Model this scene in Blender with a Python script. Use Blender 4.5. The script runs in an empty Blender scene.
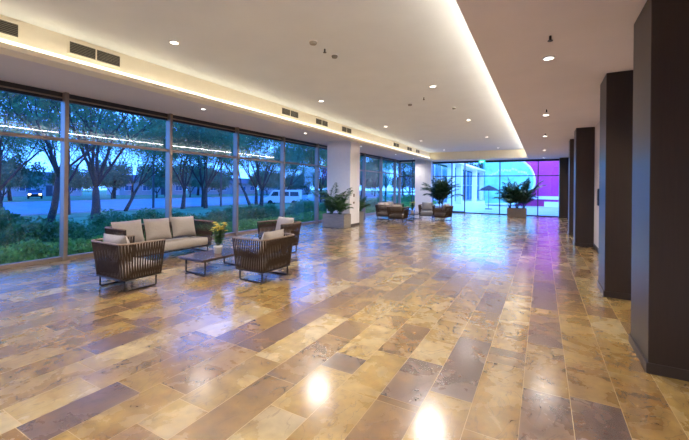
import bpy, bmesh, math, random
from mathutils import Vector, Matrix, Euler
PI = math.pi
R = math.radians
rnd = random.Random(7)
SC = bpy.context.scene
COL = SC.collection

# ------------------------------------------------------------------ camera
cam = bpy.data.cameras.new('camera')
cam.sensor_width = 36.0
cam.lens = 354.0 / 689.0 * 36.0
cam.shift_y = -33.0 / 689.0
cam.clip_end = 500
camo = bpy.data.objects.new('camera', cam)
COL.objects.link(camo)
camo.matrix_world = Matrix.Translation((0, 0, 1.5)) @ Matrix.Rotation(R(29.2), 4, 'Z') @ Matrix.Rotation(R(90), 4, 'X') @ Matrix.Rotation(0.01, 4, 'Z')
SC.camera = camo

# ------------------------------------------------------------------ view, sky
SC.view_settings.view_transform = 'Standard'
SC.view_settings.look = 'None'
SC.view_settings.gamma = 1.0
SC.view_settings.use_curve_mapping = False
SC.view_settings.exposure = 0.34

SKY = 5.2           # dusk sky strength
LAMP = 98.0          # watts of one ceiling downlight
COVE = 15.0          # watts per metre of cove strip
WARM = (1.0, 0.96, 0.93)

w = bpy.data.worlds.new('dusk_sky')
SC.world = w
w.use_nodes = True
nt = w.node_tree
nt.nodes.clear()
out = nt.nodes.new('ShaderNodeOutputWorld')
bg = nt.nodes.new('ShaderNodeBackground')
tc = nt.nodes.new('ShaderNodeTexCoord')
sep = nt.nodes.new('ShaderNodeSeparateXYZ')
ramp = nt.nodes.new('ShaderNodeValToRGB')
nt.links.new(tc.outputs['Generated'], sep.inputs[0])
nt.links.new(sep.outputs['Z'], ramp.inputs[0])
ramp.color_ramp.elements[0].position = 0.0
ramp.color_ramp.elements[0].color = (0.13, 0.37, 1.0, 1)
ramp.color_ramp.elements[1].position = 0.7
ramp.color_ramp.elements[1].color = (0.02, 0.16, 0.85, 1)
nt.links.new(ramp.outputs[0], bg.inputs[0])
bg.inputs[1].default_value = SKY
nt.links.new(bg.outputs[0], out.inputs[0])


def area_light(name, loc, size, power, color, rot=(0, 0, 0), parent=None, spread=None):
    l = bpy.data.lights.new(name, 'AREA')
    l.shape = 'RECTANGLE'
    l.size, l.size_y = size
    l.energy = power
    l.color = color
    if spread: l.spread = spread
    o = bpy.data.objects.new(name, l)
    COL.objects.link(o)
    o.location = loc
    o.rotation_euler = rot
    if parent: o.parent = parent
    return o


# cove strips: long lamps lying in the troughs of the raised ceiling
area_light('cove_lamp', (-5.745, 7.0, 3.215), (0.06, 27.4), COVE * 27.4 * 0.06, (1.0, 0.94, 0.76), (PI, R(8), 0))
area_light('cove_lamp', (-0.55, 7.0, 3.25), (0.10, 27.4), COVE * 27.4 * 0.20, (1.0, 0.94, 0.76), (PI, R(-25), 0))
# unseen lamps added to light the plaza beyond the far glass
area_light('plaza_fill', (-6.0, 40.0, 7.5), (10, 8), 2600, (0.55, 1.0, 0.80), (0, 0, 0))
area_light('plaza_fill', (-4.5, 26.5, 6.5), (6, 2), 360, (0.60, 1.0, 0.80), (R(58), 0, 0))
area_light('plaza_fill', (0.5, 31.0, 7.5), (5, 3), 350, (0.75, 0.85, 1.0), (R(35), 0, 0))

# ------------------------------------------------------------------ materials
MATS = {}


def mat(name, col, rough=0.6, metal=0.0, var=0.12, scale=8.0, spec=0.5, emit=None, estr=0.0, bump=0.0, coat=0.0, transl=0.0, stretch=None):
    if name in MATS: return MATS[name]
    m = bpy.data.materials.new(name)
    MATS[name] = m
    m.use_nodes = True
    n = m.node_tree
    b = n.nodes['Principled BSDF']
    t = n.nodes.new('ShaderNodeTexCoord')
    src = t.outputs['Object']
    if stretch:
        mp = n.nodes.new('ShaderNodeMapping')
        mp.inputs['Scale'].default_value = stretch
        n.links.new(src, mp.inputs[0])
        src = mp.outputs[0]
    nz = n.nodes.new('ShaderNodeTexNoise')
    nz.inputs['Scale'].default_value = scale
    nz.inputs['Detail'].default_value = 4
    n.links.new(src, nz.inputs['Vector'])
    r = n.nodes.new('ShaderNodeValToRGB')
    r.color_ramp.elements[0].position = 0.3
    r.color_ramp.elements[1].position = 0.7
    r.color_ramp.elements[0].color = tuple(c * (1 - var) for c in col) + (1,)
    r.color_ramp.elements[1].color = tuple(min(1, c * (1 + var)) for c in col) + (1,)
    n.links.new(nz.outputs['Fac'], r.inputs[0])
    n.links.new(r.outputs[0], b.inputs['Base Color'])
    b.inputs['Roughness'].default_value = rough
    b.inputs['Metallic'].default_value = metal
    b.inputs['Specular IOR Level'].default_value = spec
    if coat: b.inputs['Coat Weight'].default_value = coat
    if emit:
        b.inputs['Emission Color'].default_value = tuple(emit) + (1,)
        b.inputs['Emission Strength'].default_value = estr
    if bump:
        bp = n.nodes.new('ShaderNodeBump')
        bp.inputs['Strength'].default_value = bump
        bp.inputs['Distance'].default_value = 0.01
        n.links.new(nz.outputs['Fac'], bp.inputs['Height'])
        n.links.new(bp.outputs[0], b.inputs['Normal'])
    if transl:
        o = n.nodes['Material Output']
        tr = n.nodes.new('ShaderNodeBsdfTranslucent')
        n.links.new(r.outputs[0], tr.inputs[0])
        mx = n.nodes.new('ShaderNodeMixShader')
        mx.inputs[0].default_value = transl
        n.links.new(b.outputs[0], mx.inputs[1])
        n.links.new(tr.outputs[0], mx.inputs[2])
        n.links.new(mx.outputs[0], o.inputs[0])
    return m


def glass_mat(name, tint=(0.80, 0.92, 1.0), ior=1.5, gain=1.0):
    m = bpy.data.materials.new(name)
    m.use_nodes = True
    n = m.node_tree
    n.nodes.clear()
    o = n.nodes.new('ShaderNodeOutputMaterial')
    tr = n.nodes.new('ShaderNodeBsdfTransparent')
    tr.inputs[0].default_value = tuple(tint) + (1,)
    gl = n.nodes.new('ShaderNodeBsdfGlossy')
    gl.inputs['Roughness'].default_value = 0.0
    fr = n.nodes.new('ShaderNodeFresnel')
    gb = n.nodes.new('ShaderNodeNewGeometry')
    mi = n.nodes.new('ShaderNodeMath')      # same index seen from either face of the pane
    mi.operation = 'MULTIPLY_ADD'
    mi.inputs[1].default_value = 1.0 / ior - ior
    mi.inputs[2].default_value = ior
    n.links.new(gb.outputs['Backfacing'], mi.inputs[0])
    n.links.new(mi.outputs[0], fr.inputs[0])
    ml = n.nodes.new('ShaderNodeMath')
    ml.operation = 'MULTIPLY'
    ml.inputs[1].default_value = gain
    ml.use_clamp = True
    n.links.new(fr.outputs[0], ml.inputs[0])
    mx = n.nodes.new('ShaderNodeMixShader')
    n.links.new(ml.outputs[0], mx.inputs[0])
    n.links.new(tr.outputs[0], mx.inputs[1])
    n.links.new(gl.outputs[0], mx.inputs[2])
    n.links.new(mx.outputs[0], o.inputs[0])
    return m


def tile_mat():
    m = bpy.data.materials.new('polished_slate_tiles')
    m.use_nodes = True
    n = m.node_tree
    L = n.links.new
    b = n.nodes['Principled BSDF']
    at = n.nodes.new('ShaderNodeAttribute'); at.attribute_name = 'tile'       # r,g,b: hue pick, offset, darkness
    sp = n.nodes.new('ShaderNodeSeparateColor'); L(at.outputs['Color'], sp.inputs[0])
    g = n.nodes.new('ShaderNodeNewGeometry')
    off = n.nodes.new('ShaderNodeVectorMath'); off.operation = 'SCALE'
    off.inputs['Scale'].default_value = 37.0
    L(at.outputs['Color'], off.inputs[0])
    ps = n.nodes.new('ShaderNodeVectorMath'); ps.operation = 'ADD'
    L(g.outputs['Position'], ps.inputs[0]); L(off.outputs[0], ps.inputs[1])
    # cloudy base
    n1 = n.nodes.new('ShaderNodeTexNoise')
    n1.inputs['Scale'].default_value = 2.2; n1.inputs['Detail'].default_value = 7; n1.inputs['Roughness'].default_value = 0.62
    n1.inputs['Distortion'].default_value = 0.35
    L(ps.outputs[0], n1.inputs['Vector'])
    # tone picker
    a1 = n.nodes.new('ShaderNodeMath'); a1.operation = 'MULTIPLY_ADD'
    a1.inputs[1].default_value = 1.0; a1.inputs[2].default_value = -0.5
    L(n1.outputs['Fac'], a1.inputs[0])
    a2 = n.nodes.new('ShaderNodeMath'); a2.operation = 'ADD'; a2.use_clamp = True
    L(a1.outputs[0], a2.inputs[0]); L(sp.outputs[0], a2.inputs[1])
    rp = n.nodes.new('ShaderNodeValToRGB')
    cols = [(0.0, (0.115, 0.075, 0.062)), (0.16, (0.20, 0.135, 0.105)), (0.30, (0.25, 0.135, 0.055)), (0.45, (0.33, 0.18, 0.05)),
            (0.62, (0.46, 0.285, 0.08)), (0.80, (0.54, 0.37, 0.14)), (1.0, (0.62, 0.47, 0.24))]
    e = rp.color_ramp.elements
    e[0].position, e[0].color = cols[0][0], cols[0][1] + (1,)
    e[1].position, e[1].color = cols[-1][0], cols[-1][1] + (1,)
    for p, c in cols[1:-1]:
        x = e.new(p); x.color = c + (1,)
    L(a2.outputs[0], rp.inputs[0])
    # purple grey cast on some tiles
    mixp = n.nodes.new('ShaderNodeMix'); mixp.data_type = 'RGBA'
    mixp.inputs['B'].default_value = (0.19, 0.112, 0.085, 1)
    L(rp.outputs[0], mixp.inputs['A'])
    pm = n.nodes.new('ShaderNodeMath'); pm.operation = 'MULTIPLY'
    n2 = n.nodes.new('ShaderNodeTexNoise'); n2.inputs['Scale'].default_value = 2.1; n2.inputs['Detail'].default_value = 5
    L(ps.outputs[0], n2.inputs['Vector'])
    m2 = n.nodes.new('ShaderNodeMapRange'); m2.inputs[1].default_value = 0.32; m2.inputs[2].default_value = 0.62
    L(n2.outputs['Fac'], m2.inputs[0])
    L(m2.outputs[0], pm.inputs[0]); L(sp.outputs[2], pm.inputs[1])
    L(pm.outputs[0], mixp.inputs['Factor'])
    # rusty patches
    n5 = n.nodes.new('ShaderNodeTexNoise'); n5.inputs['Scale'].default_value = 4.5; n5.inputs['Detail'].default_value = 6; n5.inputs['Distortion'].default_value = 0.6
    L(ps.outputs[0], n5.inputs['Vector'])
    r5 = n.nodes.new('ShaderNodeMapRange'); r5.inputs[1].default_value = 0.55; r5.inputs[2].default_value = 0.72; r5.inputs[4].default_value = 0.7
    L(n5.outputs['Fac'], r5.inputs[0])
    mixr = n.nodes.new('ShaderNodeMix'); mixr.data_type = 'RGBA'
    mixr.inputs['B'].default_value = (0.27, 0.135, 0.04, 1)
    L(mixp.outputs['Result'], mixr.inputs['A']); L(r5.outputs[0], mixr.inputs['Factor'])
    mixp = mixr
    # dark veins
    n3 = n.nodes.new('ShaderNodeTexNoise'); n3.inputs['Scale'].default_value = 2.0; n3.inputs['Detail'].default_value = 4; n3.inputs['Distortion'].default_value = 2.2
    st = n.nodes.new('ShaderNodeVectorMath'); st.operation = 'MULTIPLY'; st.inputs[1].default_value = (1.6, 0.8, 1)
    L(ps.outputs[0], st.inputs[0]); L(st.outputs[0], n3.inputs['Vector'])
    v1 = n.nodes.new('ShaderNodeMath'); v1.operation = 'SUBTRACT'; v1.inputs[1].default_value = 0.5
    L(n3.outputs['Fac'], v1.inputs[0])
    v2 = n.nodes.new('ShaderNodeMath'); v2.operation = 'ABSOLUTE'; L(v1.outputs[0], v2.inputs[0])
    v3 = n.nodes.new('ShaderNodeMapRange'); v3.inputs[1].default_value = 0.002; v3.inputs[2].default_value = 0.016
    v3.inputs[3].default_value = 0.75; v3.inputs[4].default_value = 0.0
    L(v2.outputs[0], v3.inputs[0])
    v4 = n.nodes.new('ShaderNodeMath'); v4.operation = 'MULTIPLY'
    L(v3.outputs[0], v4.inputs[0]); L(m2.outputs[0], v4.inputs[1])
    mixv = n.nodes.new('ShaderNodeMix'); mixv.data_type = 'RGBA'
    mixv.inputs['B'].default_value = (0.12, 0.06, 0.035, 1)
    L(mixp.outputs['Result'], mixv.inputs['A']); L(v4.outputs[0], mixv.inputs['Factor'])
    # grain streaks
    n4 = n.nodes.new('ShaderNodeTexNoise'); n4.inputs['Scale'].default_value = 9; n4.inputs['Detail'].default_value = 6
    L(ps.outputs[0], n4.inputs['Vector'])
    h = n.nodes.new('ShaderNodeHueSaturation')
    mr = n.nodes.new('ShaderNodeMapRange'); mr.inputs[3].default_value = 0.40; mr.inputs[4].default_value = 1.32
    L(n4.outputs['Fac'], mr.inputs[0]); L(mr.outputs[0], h.inputs['Value']); L(mixv.outputs['Result'], h.inputs['Color'])
    L(h.outputs[0], b.inputs['Base Color'])
    rr = n.nodes.new('ShaderNodeMapRange'); rr.inputs[3].default_value = 0.16; rr.inputs[4].default_value = 0.38
    L(n1.outputs['Fac'], rr.inputs[0]); L(rr.outputs[0], b.inputs['Roughness'])
    b.inputs['Specular IOR Level'].default_value = 0.7
    b.inputs['Coat Weight'].default_value = 0.9
    b.inputs['Coat Roughness'].default_value = 0.16
    b.inputs['Coat IOR'].default_value = 1.9
    bp = n.nodes.new('ShaderNodeBump'); bp.inputs['Strength'].default_value = 0.10; bp.inputs['Distance'].default_value = 0.01
    L(n4.outputs['Fac'], bp.inputs['Height']); L(bp.outputs[0], b.inputs['Normal'])
    return m


M_tile = tile_mat()
M_grout = mat('pale_grout', (0.50, 0.36, 0.19), 0.5, var=0.1)
M_ceil = mat('white_plaster', (0.73, 0.755, 0.76), 0.9, var=0.02, scale=2)
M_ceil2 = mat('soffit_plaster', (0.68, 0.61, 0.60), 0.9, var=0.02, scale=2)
M_cream = mat('cream_bulkhead', (0.80, 0.72, 0.56), 0.85, var=0.02)
M_wall = mat('beige_wall', (0.66, 0.55, 0.45), 0.85, var=0.03)
M_col = mat('dark_brown_laminate', (0.033, 0.020, 0.013), 0.38, var=0.10, scale=6, stretch=(12, 12, 0.6))
M_base = mat('dark_baseboard', (0.040, 0.027, 0.020), 0.35, var=0.1)
M_white = mat('white_paint', (0.82, 0.78, 0.76), 0.7, var=0.02)
M_alu = mat('tan_aluminium', (0.31, 0.24, 0.19), 0.38, metal=0.3, var=0.05)
M_dark = mat('dark_aluminium', (0.045, 0.045, 0.05), 0.4, metal=0.4, var=0.08)
M_glass = glass_mat('window_glass', (0.84, 0.93, 1.0), 1.5, 1.0)
M_rope = mat('brown_rope', (0.066, 0.041, 0.025), 0.85, spec=0.2, var=0.3, scale=60, bump=0.4)
M_rail = mat('taupe_rail', (0.24, 0.165, 0.115), 0.6, var=0.15, scale=30)
M_steel = mat('bronze_steel', (0.035, 0.027, 0.023), 0.4, metal=0.6, var=0.1)
M_cush = mat('taupe_fabric', (0.38, 0.325, 0.28), 0.95, var=0.10, scale=70, bump=0.4)
M_gcush = mat('grey_fabric', (0.19, 0.18, 0.19), 0.95, var=0.10, scale=70, bump=0.4)
M_pipe = mat('dark_piping', (0.23, 0.18, 0.14), 0.9, var=0.1)
M_stone = mat('table_stone', (0.09, 0.055, 0.045), 0.22, var=0.4, scale=9, coat=0.2)
M_pot = mat('white_ceramic', (0.78, 0.74, 0.68), 0.35, var=0.03)
M_planter = mat('planter_fibre', (0.27, 0.235, 0.19), 0.6, var=0.14, scale=5, stretch=(1, 1, 6))
M_planter2 = mat('planter_brown', (0.31, 0.23, 0.16), 0.6, var=0.14, scale=5, stretch=(1, 1, 6))
M_soil = mat('dark_soil', (0.03, 0.02, 0.015), 0.95, var=0.4, scale=40)
M_frond = mat('palm_leaf', (0.05, 0.115, 0.03), 0.45, var=0.35, scale=6, transl=0.25)
M_frond2 = mat('dark_palm_leaf', (0.022, 0.06, 0.025), 0.5, var=0.35, scale=6, transl=0.2)
M_stem = mat('plant_stem', (0.11, 0.13, 0.05), 0.7, var=0.2)
M_petal = mat('yellow_petal', (0.80, 0.70, 0.13), 0.6, var=0.15, scale=30, transl=0.3)
M_flleaf = mat('flower_leaf', (0.10, 0.24, 0.05), 0.5, var=0.3, scale=20, transl=0.3)
M_ring = mat('white_trim_ring', (0.8, 0.78, 0.74), 0.4, var=0.02)
M_lamp = mat('lamp_lens', (1, 0.95, 0.85), 0.4, emit=(1.0, 0.93, 0.82), estr=6.0)
M_litband = mat('lit_band_glow', (1, 0.95, 0.8), 0.5, emit=(1.0, 0.92, 0.68), estr=1.25)
M_led2 = mat('led_strip_lens', (1, 0.95, 0.9), 0.5, emit=(1.0, 0.95, 0.88), estr=20.0)
M_ventd = mat('vent_dark', (0.045, 0.04, 0.033), 0.7, var=0.1)
M_slat = mat('vent_slat', (0.20, 0.175, 0.13), 0.6, var=0.08)
M_bark = mat('tree_bark', (0.045, 0.040, 0.040), 0.95, var=0.4, scale=9, stretch=(6, 6, 1))
M_leafA = mat('tree_leaf_green', (0.11, 0.27, 0.11), 0.7, var=0.5, scale=1.2, transl=0.35)
M_leafB = mat('tree_leaf_dark', (0.075, 0.20, 0.10), 0.7, var=0.5, scale=1.0, transl=0.3)
M_shrub = mat('shrub_leaf', (0.07, 0.23, 0.06), 0.6, var=0.5, scale=3.0, transl=0.3)
M_shrub2 = mat('shrub_leaf_bright', (0.18, 0.42, 0.08), 0.6, var=0.4, scale=4.0, transl=0.35)
M_grass = mat('lawn_grass', (0.10, 0.25, 0.09), 0.95, var=0.35, scale=0.7)
M_road = mat('road_asphalt', (0.22, 0.27, 0.27), 0.8, var=0.12, scale=0.5)
M_kerb = mat('kerb_concrete', (0.40, 0.40, 0.40), 0.9, var=0.1)
M_pave = mat('plaza_paving', (0.50, 0.56, 0.56), 0.5, var=0.12, scale=1.5)
M_house = mat('house_wall', (0.42, 0.42, 0.44), 0.9, var=0.08, scale=1)
M_roof = mat('house_roof', (0.12, 0.10, 0.11), 0.9, var=0.2, scale=2)
M_hwin = mat('house_window_glass', (0.5, 0.55, 0.6), 0.2, var=0.05)
M_van = mat('van_white', (0.75, 0.76, 0.78), 0.3, var=0.03)
M_carp = mat('dark_car_paint', (0.03, 0.03, 0.04), 0.25, var=0.05)
M_cwin = mat('car_window', (0.03, 0.05, 0.08), 0.08, var=0.05)
M_tyre = mat('tyre', (0.02, 0.02, 0.02), 0.8, var=0.1)
M_head = mat('headlight', (1, 0.8, 0.5), 0.4, emit=(1.0, 0.62, 0.28), estr=22.0)
M_tail = mat('taillight', (0.8, 0.05, 0.05), 0.4, emit=(1.0, 0.05, 0.10), estr=3.0)
M_purple = mat('purple_render', (0.62, 0.035, 0.26), 0.8, var=0.10, scale=0.8)
M_whiteb = mat('white_render', (0.80, 0.84, 0.86), 0.7, var=0.03)
M_teal = mat('teal_cladding', (0.22, 0.60, 0.50), 0.5, var=0.25, scale=1.6)
M_blueg = mat('blue_facade_glass', (0.03, 0.13, 0.28), 0.12, var=0.3, scale=0.7)
M_green = mat('exit_green', (0.02, 0.5, 0.25), 0.5, emit=(0.05, 0.9, 0.45), estr=1.2)
M_exitw = mat('exit_white', (0.9, 0.95, 0.9), 0.5, emit=(0.8, 1.0, 0.85), estr=1.6)
M_canvas = mat('dark_canvas', (0.03, 0.035, 0.05), 0.9, var=0.1)
M_pole = mat('grey_pole', (0.12, 0.12, 0.13), 0.6, var=0.1)

# ------------------------------------------------------------------ helpers


class MB:
    def __init__(s):
        s.v = []; s.f = []

    def box(s, x0, x1, y0, y1, z0, z1, M=None):
        i = len(s.v)
        P = [(x0, y0, z0), (x1, y0, z0), (x1, y1, z0), (x0, y1, z0), (x0, y0, z1), (x1, y0, z1), (x1, y1, z1), (x0, y1, z1)]
        if M: P = [tuple(M @ Vector(p)) for p in P]
        s.v += P
        s.f += [tuple(i + k for k in q) for q in ((0, 3, 2, 1), (4, 5, 6, 7), (0, 1, 5, 4), (1, 2, 6, 5), (2, 3, 7, 6), (3, 0, 4, 7))]
        return s

    def quad(s, a, b, c, d):
        i = len(s.v); s.v += [tuple(a), tuple(b), tuple(c), tuple(d)]; s.f.append((i, i + 1, i + 2, i + 3)); return s

    def tube(s, pts, r, n=8, closed=False):
        pts = [Vector(p) for p in pts]
        rs = r if isinstance(r, (list, tuple)) else [r] * len(pts)
        N = len(pts); i0 = len(s.v); up = None
        for k, p in enumerate(pts):
            if closed: t = pts[(k + 1) % N] - pts[k - 1]
            elif k == 0: t = pts[1] - pts[0]
            elif k == N - 1: t = pts[-1] - pts[-2]
            else: t = pts[k + 1] - pts[k - 1]
            t.normalize()
            if up is None:
                up = Vector((0, 0, 1)) if abs(t.z) < 0.9 else Vector((1, 0, 0))
            a = up - t * up.dot(t)
            if a.length < 1e-4: a = t.orthogonal()
            a.normalize(); up = a; b = t.cross(a)
            for j in range(n):
                an = 2 * PI * j / n
                s.v.append(tuple(p + (a * math.cos(an) + b * math.sin(an)) * rs[k]))
        segs = N if closed else N - 1
        for k in range(segs):
            for j in range(n):
                a_ = i0 + k * n + j; b_ = i0 + k * n + (j + 1) % n
                c_ = i0 + ((k + 1) % N) * n + (j + 1) % n; d_ = i0 + ((k + 1) % N) * n + j
                s.f.append((a_, b_, c_, d_))
        if not closed:
            s.f.append(tuple(i0 + j for j in reversed(range(n))))
            s.f.append(tuple(i0 + (N - 1) * n + j for j in range(n)))
        return s

    def lathe(s, prof, c=(0, 0, 0), n=20, caps=True):
        i0 = len(s.v)
        for (r, z) in prof:
            for j in range(n):
                a = 2 * PI * j / n
                s.v.append((c[0] + r * math.cos(a), c[1] + r * math.sin(a), c[2] + z))
        for k in range(len(prof) - 1):
            for j in range(n):
                s.f.append((i0 + k * n + j, i0 + k * n + (j + 1) % n, i0 + (k + 1) * n + (j + 1) % n, i0 + (k + 1) * n + j))
        if caps:
            s.f.append(tuple(i0 + j for j in reversed(range(n))))
            s.f.append(tuple(i0 + (len(prof) - 1) * n + j for j in range(n)))
        return s

    def prism(s, poly, axis, a, b):
        """poly in the two other axes, extruded along axis from a to b"""
        i = len(s.v); n = len(poly)
        def P(p, t):
            return {'x': (t, p[0], p[1]), 'y': (p[0], t, p[1]), 'z': (p[0], p[1], t)}[axis]
        s.v += [P(p, a) for p in poly] + [P(p, b) for p in poly]
        s.f.append(tuple(i + k for k in reversed(range(n)))); s.f.append(tuple(i + n + k for k in range(n)))
        for k in range(n):
            s.f.append((i + k, i + (k + 1) % n, i + n + (k + 1) % n, i + n + k))
        return s

    def build(s, name, m, parent=None, loc=None, smooth=False, bevel=0.0, kind=None, label=None, rot=None):
        me = bpy.data.meshes.new(name)
        me.from_pydata(s.v, [], s.f)
        bm = bmesh.new(); bm.from_mesh(me)
        bmesh.ops.recalc_face_normals(bm, faces=bm.faces)
        bm.to_mesh(me); bm.free()
        me.materials.append(m)
        if smooth:
            for p in me.polygons: p.use_smooth = True
        o = bpy.data.objects.new(name, me)
        COL.objects.link(o)
        if parent: o.parent = parent
        if loc: o.location = loc
        if rot: o.rotation_euler = rot
        if bevel:
            b = o.modifiers.new('bevel', 'BEVEL'); b.width = bevel; b.segments = 2; b.limit_method = 'ANGLE'
        if kind: o['kind'] = kind
        if label: o['label'] = label
        return o


def thing(name, label, cat, loc=(0, 0, 0), rz=0.0, group=None):
    o = bpy.data.objects.new(name, None)
    COL.objects.link(o)
    o.empty_display_size = 0.1
    o.location = loc; o.rotation_euler = (0, 0, rz)
    o['label'] = label; o['category'] = cat
    if group: o['group'] = group
    return o


def tag(o, label, cat, group=None):
    o['label'] = label; o['category'] = cat
    if group: o['group'] = group
    return o


def kids(o):
    return [c for c in bpy.data.objects if c.parent == o]


def dup(root, loc, rz=0.0, label=None, group=None, scale=1.0):
    def cp(o, par):
        c = o.copy(); COL.objects.link(c)
        if par: c.parent = par
        for ch in tree_of[o.name]: cp(ch, c)
        return c
    tree_of = {}
    def walk(o):
        tree_of[o.name] = kids(o)
        for ch in tree_of[o.name]: walk(ch)
    walk(root)
    r = cp(root, None)
    r.location = loc; r.rotation_euler = (0, 0, rz); r.scale = (scale,) * 3
    if label: r['label'] = label
    if group: r['group'] = group
    return r


# ------------------------------------------------------------------ room numbers
XL, XR = -8.28, 1.18        # glass wall, beige wall
YN, YF = -7.0, 22.2         # behind the camera, far glass wall
ZR, ZS, ZL = 3.58, 3.13, 3.30   # raised ceiling, right/far soffit, soffit along the glass
XC0, XC1 = -5.83, -0.67     # raised part
YC = 20.8

# ------------------------------------------------------------------ floor
W = 0.30
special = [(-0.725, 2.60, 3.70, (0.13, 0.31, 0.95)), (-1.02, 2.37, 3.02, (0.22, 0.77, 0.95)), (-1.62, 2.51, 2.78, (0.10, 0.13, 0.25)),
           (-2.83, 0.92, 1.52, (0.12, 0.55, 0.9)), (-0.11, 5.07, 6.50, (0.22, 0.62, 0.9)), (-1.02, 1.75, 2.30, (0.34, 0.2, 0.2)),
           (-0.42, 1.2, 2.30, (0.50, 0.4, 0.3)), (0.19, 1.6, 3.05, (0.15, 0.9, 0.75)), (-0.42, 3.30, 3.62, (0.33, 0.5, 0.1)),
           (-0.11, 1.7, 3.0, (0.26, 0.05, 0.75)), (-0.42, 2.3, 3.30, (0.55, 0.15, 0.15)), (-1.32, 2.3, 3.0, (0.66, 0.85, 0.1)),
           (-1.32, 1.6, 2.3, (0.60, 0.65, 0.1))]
fv, ff, fc = [], [], []
row = -30
x = -0.115 + row * W
while x < XR + 0.1:
    cuts = sorted([sp_ for sp_ in special if abs(sp_[0] - x) < 0.08], key=lambda q: q[1])
    y = YN - rnd.random()
    while y < YF + 0.4:
        L_ = rnd.choice([0.3, 0.45, 0.6, 0.6, 0.75, 0.9, 0.9, 1.2])
        t = rnd.random()
        if t < 0.10: c = (rnd.uniform(0.14, 0.34), rnd.random(), rnd.uniform(0.4, 0.9))
        elif t < 0.34: c = (rnd.uniform(0.34, 0.46), rnd.random(), rnd.uniform(0, 0.5))
        elif t < 0.78: c = (rnd.uniform(0.46, 0.66), rnd.random(), rnd.choice([0, 0, 0.4]))
        else: c = (rnd.uniform(0.66, 0.86), rnd.random(), rnd.choice([0, 0, 0.5]))
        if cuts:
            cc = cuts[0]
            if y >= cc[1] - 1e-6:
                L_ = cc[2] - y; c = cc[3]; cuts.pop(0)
            elif y + L_ > cc[1] - 0.2:
                L_ = cc[1] - y
        g = 0.0022
        a0, a1, b0, b1 = x + g, x + W - g, y + g, y + L_ - g
        a0 = max(a0, XL); a1 = min(a1, XR); b0 = max(b0, YN); b1 = min(b1, YF)
        if a1 > a0 and b1 > b0:
            i = len(fv)
            fv += [(a0, b0, 0), (a1, b0, 0), (a1, b1, 0), (a0, b1, 0)]
            ff.append((i, i + 1, i + 2, i + 3)); fc.append(c)
        y += L_
    x += W
me = bpy.data.meshes.new('floor')
# the grout bed lies 2 mm lower in the same mesh
nb = len(fv)
fv += [(XL - 0.2, YN - 0.2, -0.001), (XR + 0.2, YN - 0.2, -0.001), (XR + 0.2, YF + 0.2, -0.001), (XL - 0.2, YF + 0.2, -0.001),
       (XL - 0.2, YN - 0.2, -0.2), (XR + 0.2, YN - 0.2, -0.2), (XR + 0.2, YF + 0.2, -0.2), (XL - 0.2, YF + 0.2, -0.2)]
nt_ = len(ff)
ff += [(nb, nb + 1, nb + 2, nb + 3), (nb + 7, nb + 6, nb + 5, nb + 4), (nb, nb + 4, nb + 5, nb + 1), (nb + 1, nb + 5, nb + 6, nb + 2), (nb + 2, nb + 6, nb + 7, nb + 3), (nb + 3, nb + 7, nb + 4, nb)]
me.from_pydata(fv, [], ff)
me.materials.append(M_tile); me.materials.append(M_grout)
for p in me.polygons:
    if p.index >= nt_: p.material_index = 1
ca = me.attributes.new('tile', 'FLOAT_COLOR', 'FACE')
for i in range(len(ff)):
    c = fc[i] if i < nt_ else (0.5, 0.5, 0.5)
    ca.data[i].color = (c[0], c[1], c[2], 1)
fo = bpy.data.objects.new('floor', me); COL.objects.link(fo); fo['kind'] = 'structure'

# ------------------------------------------------------------------ ceiling and walls
T = 0.25
MB().box(-6.02, 0.0, YN, 21.3, ZR, ZR + T).build('ceiling', M_ceil, kind='structure')
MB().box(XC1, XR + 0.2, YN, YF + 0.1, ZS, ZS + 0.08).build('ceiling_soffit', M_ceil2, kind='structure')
MB().box(XC1, XC1 + 0.03, YN, YC, ZS + 0.08, ZS + 0.14).build('trim_1', M_ceil, kind='structure')
MB().box(-0.06, 0.0, YN, 21.3, ZS + 0.08, ZR).build('wall_cove', M_ceil, kind='structure')
MB().box(-5.95, XC1, YC, YF + 0.1, ZS, ZS + 0.06).box(-5.95, XC1, YC, YC + 0.04, ZS + 0.06, ZR).build('ceiling_far_soffit', M_cream, kind='structure')
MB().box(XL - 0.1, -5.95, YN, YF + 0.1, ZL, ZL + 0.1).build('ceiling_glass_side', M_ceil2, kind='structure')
MB().box(-5.95, XC0, YN, YC, ZS + 0.0, ZR).build('wall_bulkhead', M_cream, kind='structure')
MB().box(XC0, -5.66, YN, YC, ZS, ZS + 0.018).box(-5.685, -5.66, YN, YC, ZS + 0.018, ZS + 0.062).build('trim_2', M_cream, kind='structure')
lo = MB().box(XC0 + 0.001, XC0 + 0.013, YN + 0.2, YC - 0.05, 3.195, 3.285).build('glow_strip', M_litband)  # glowing band stands in for cove light falling on the bulkhead foot
lr = MB().box(-0.40, -0.385, YN + 0.2, YC - 0.05, 3.455, 3.50).build('glow_strip', M_led2)
tag(lr, 'glowing light strip in the trough on top of the dropped soffit', 'light strip')
tag(lo, 'long glowing band added as the lit foot of the vented bulkhead', 'light strip')
MB().box(XR, XR + 0.2, YN, YF + 0.1, 0, ZS + 0.4).build('wall_right', M_wall, kind='structure')
MB().box(XL - 0.1, XR + 0.2, YN - 0.2, YN, 0, ZR + 0.2).build('wall_back', M_wall, kind='structure')
MB().box(XR - 0.015, XR, YN, YF, 0, 0.10).build('baseboard_right', M_base, kind='structure')
MB().box(XL - 0.1, XR + 0.2, YF, YF + 0.15, ZS + 0.0, ZR + 0.3).build('wall_far', M_cream, kind='structure')
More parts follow.
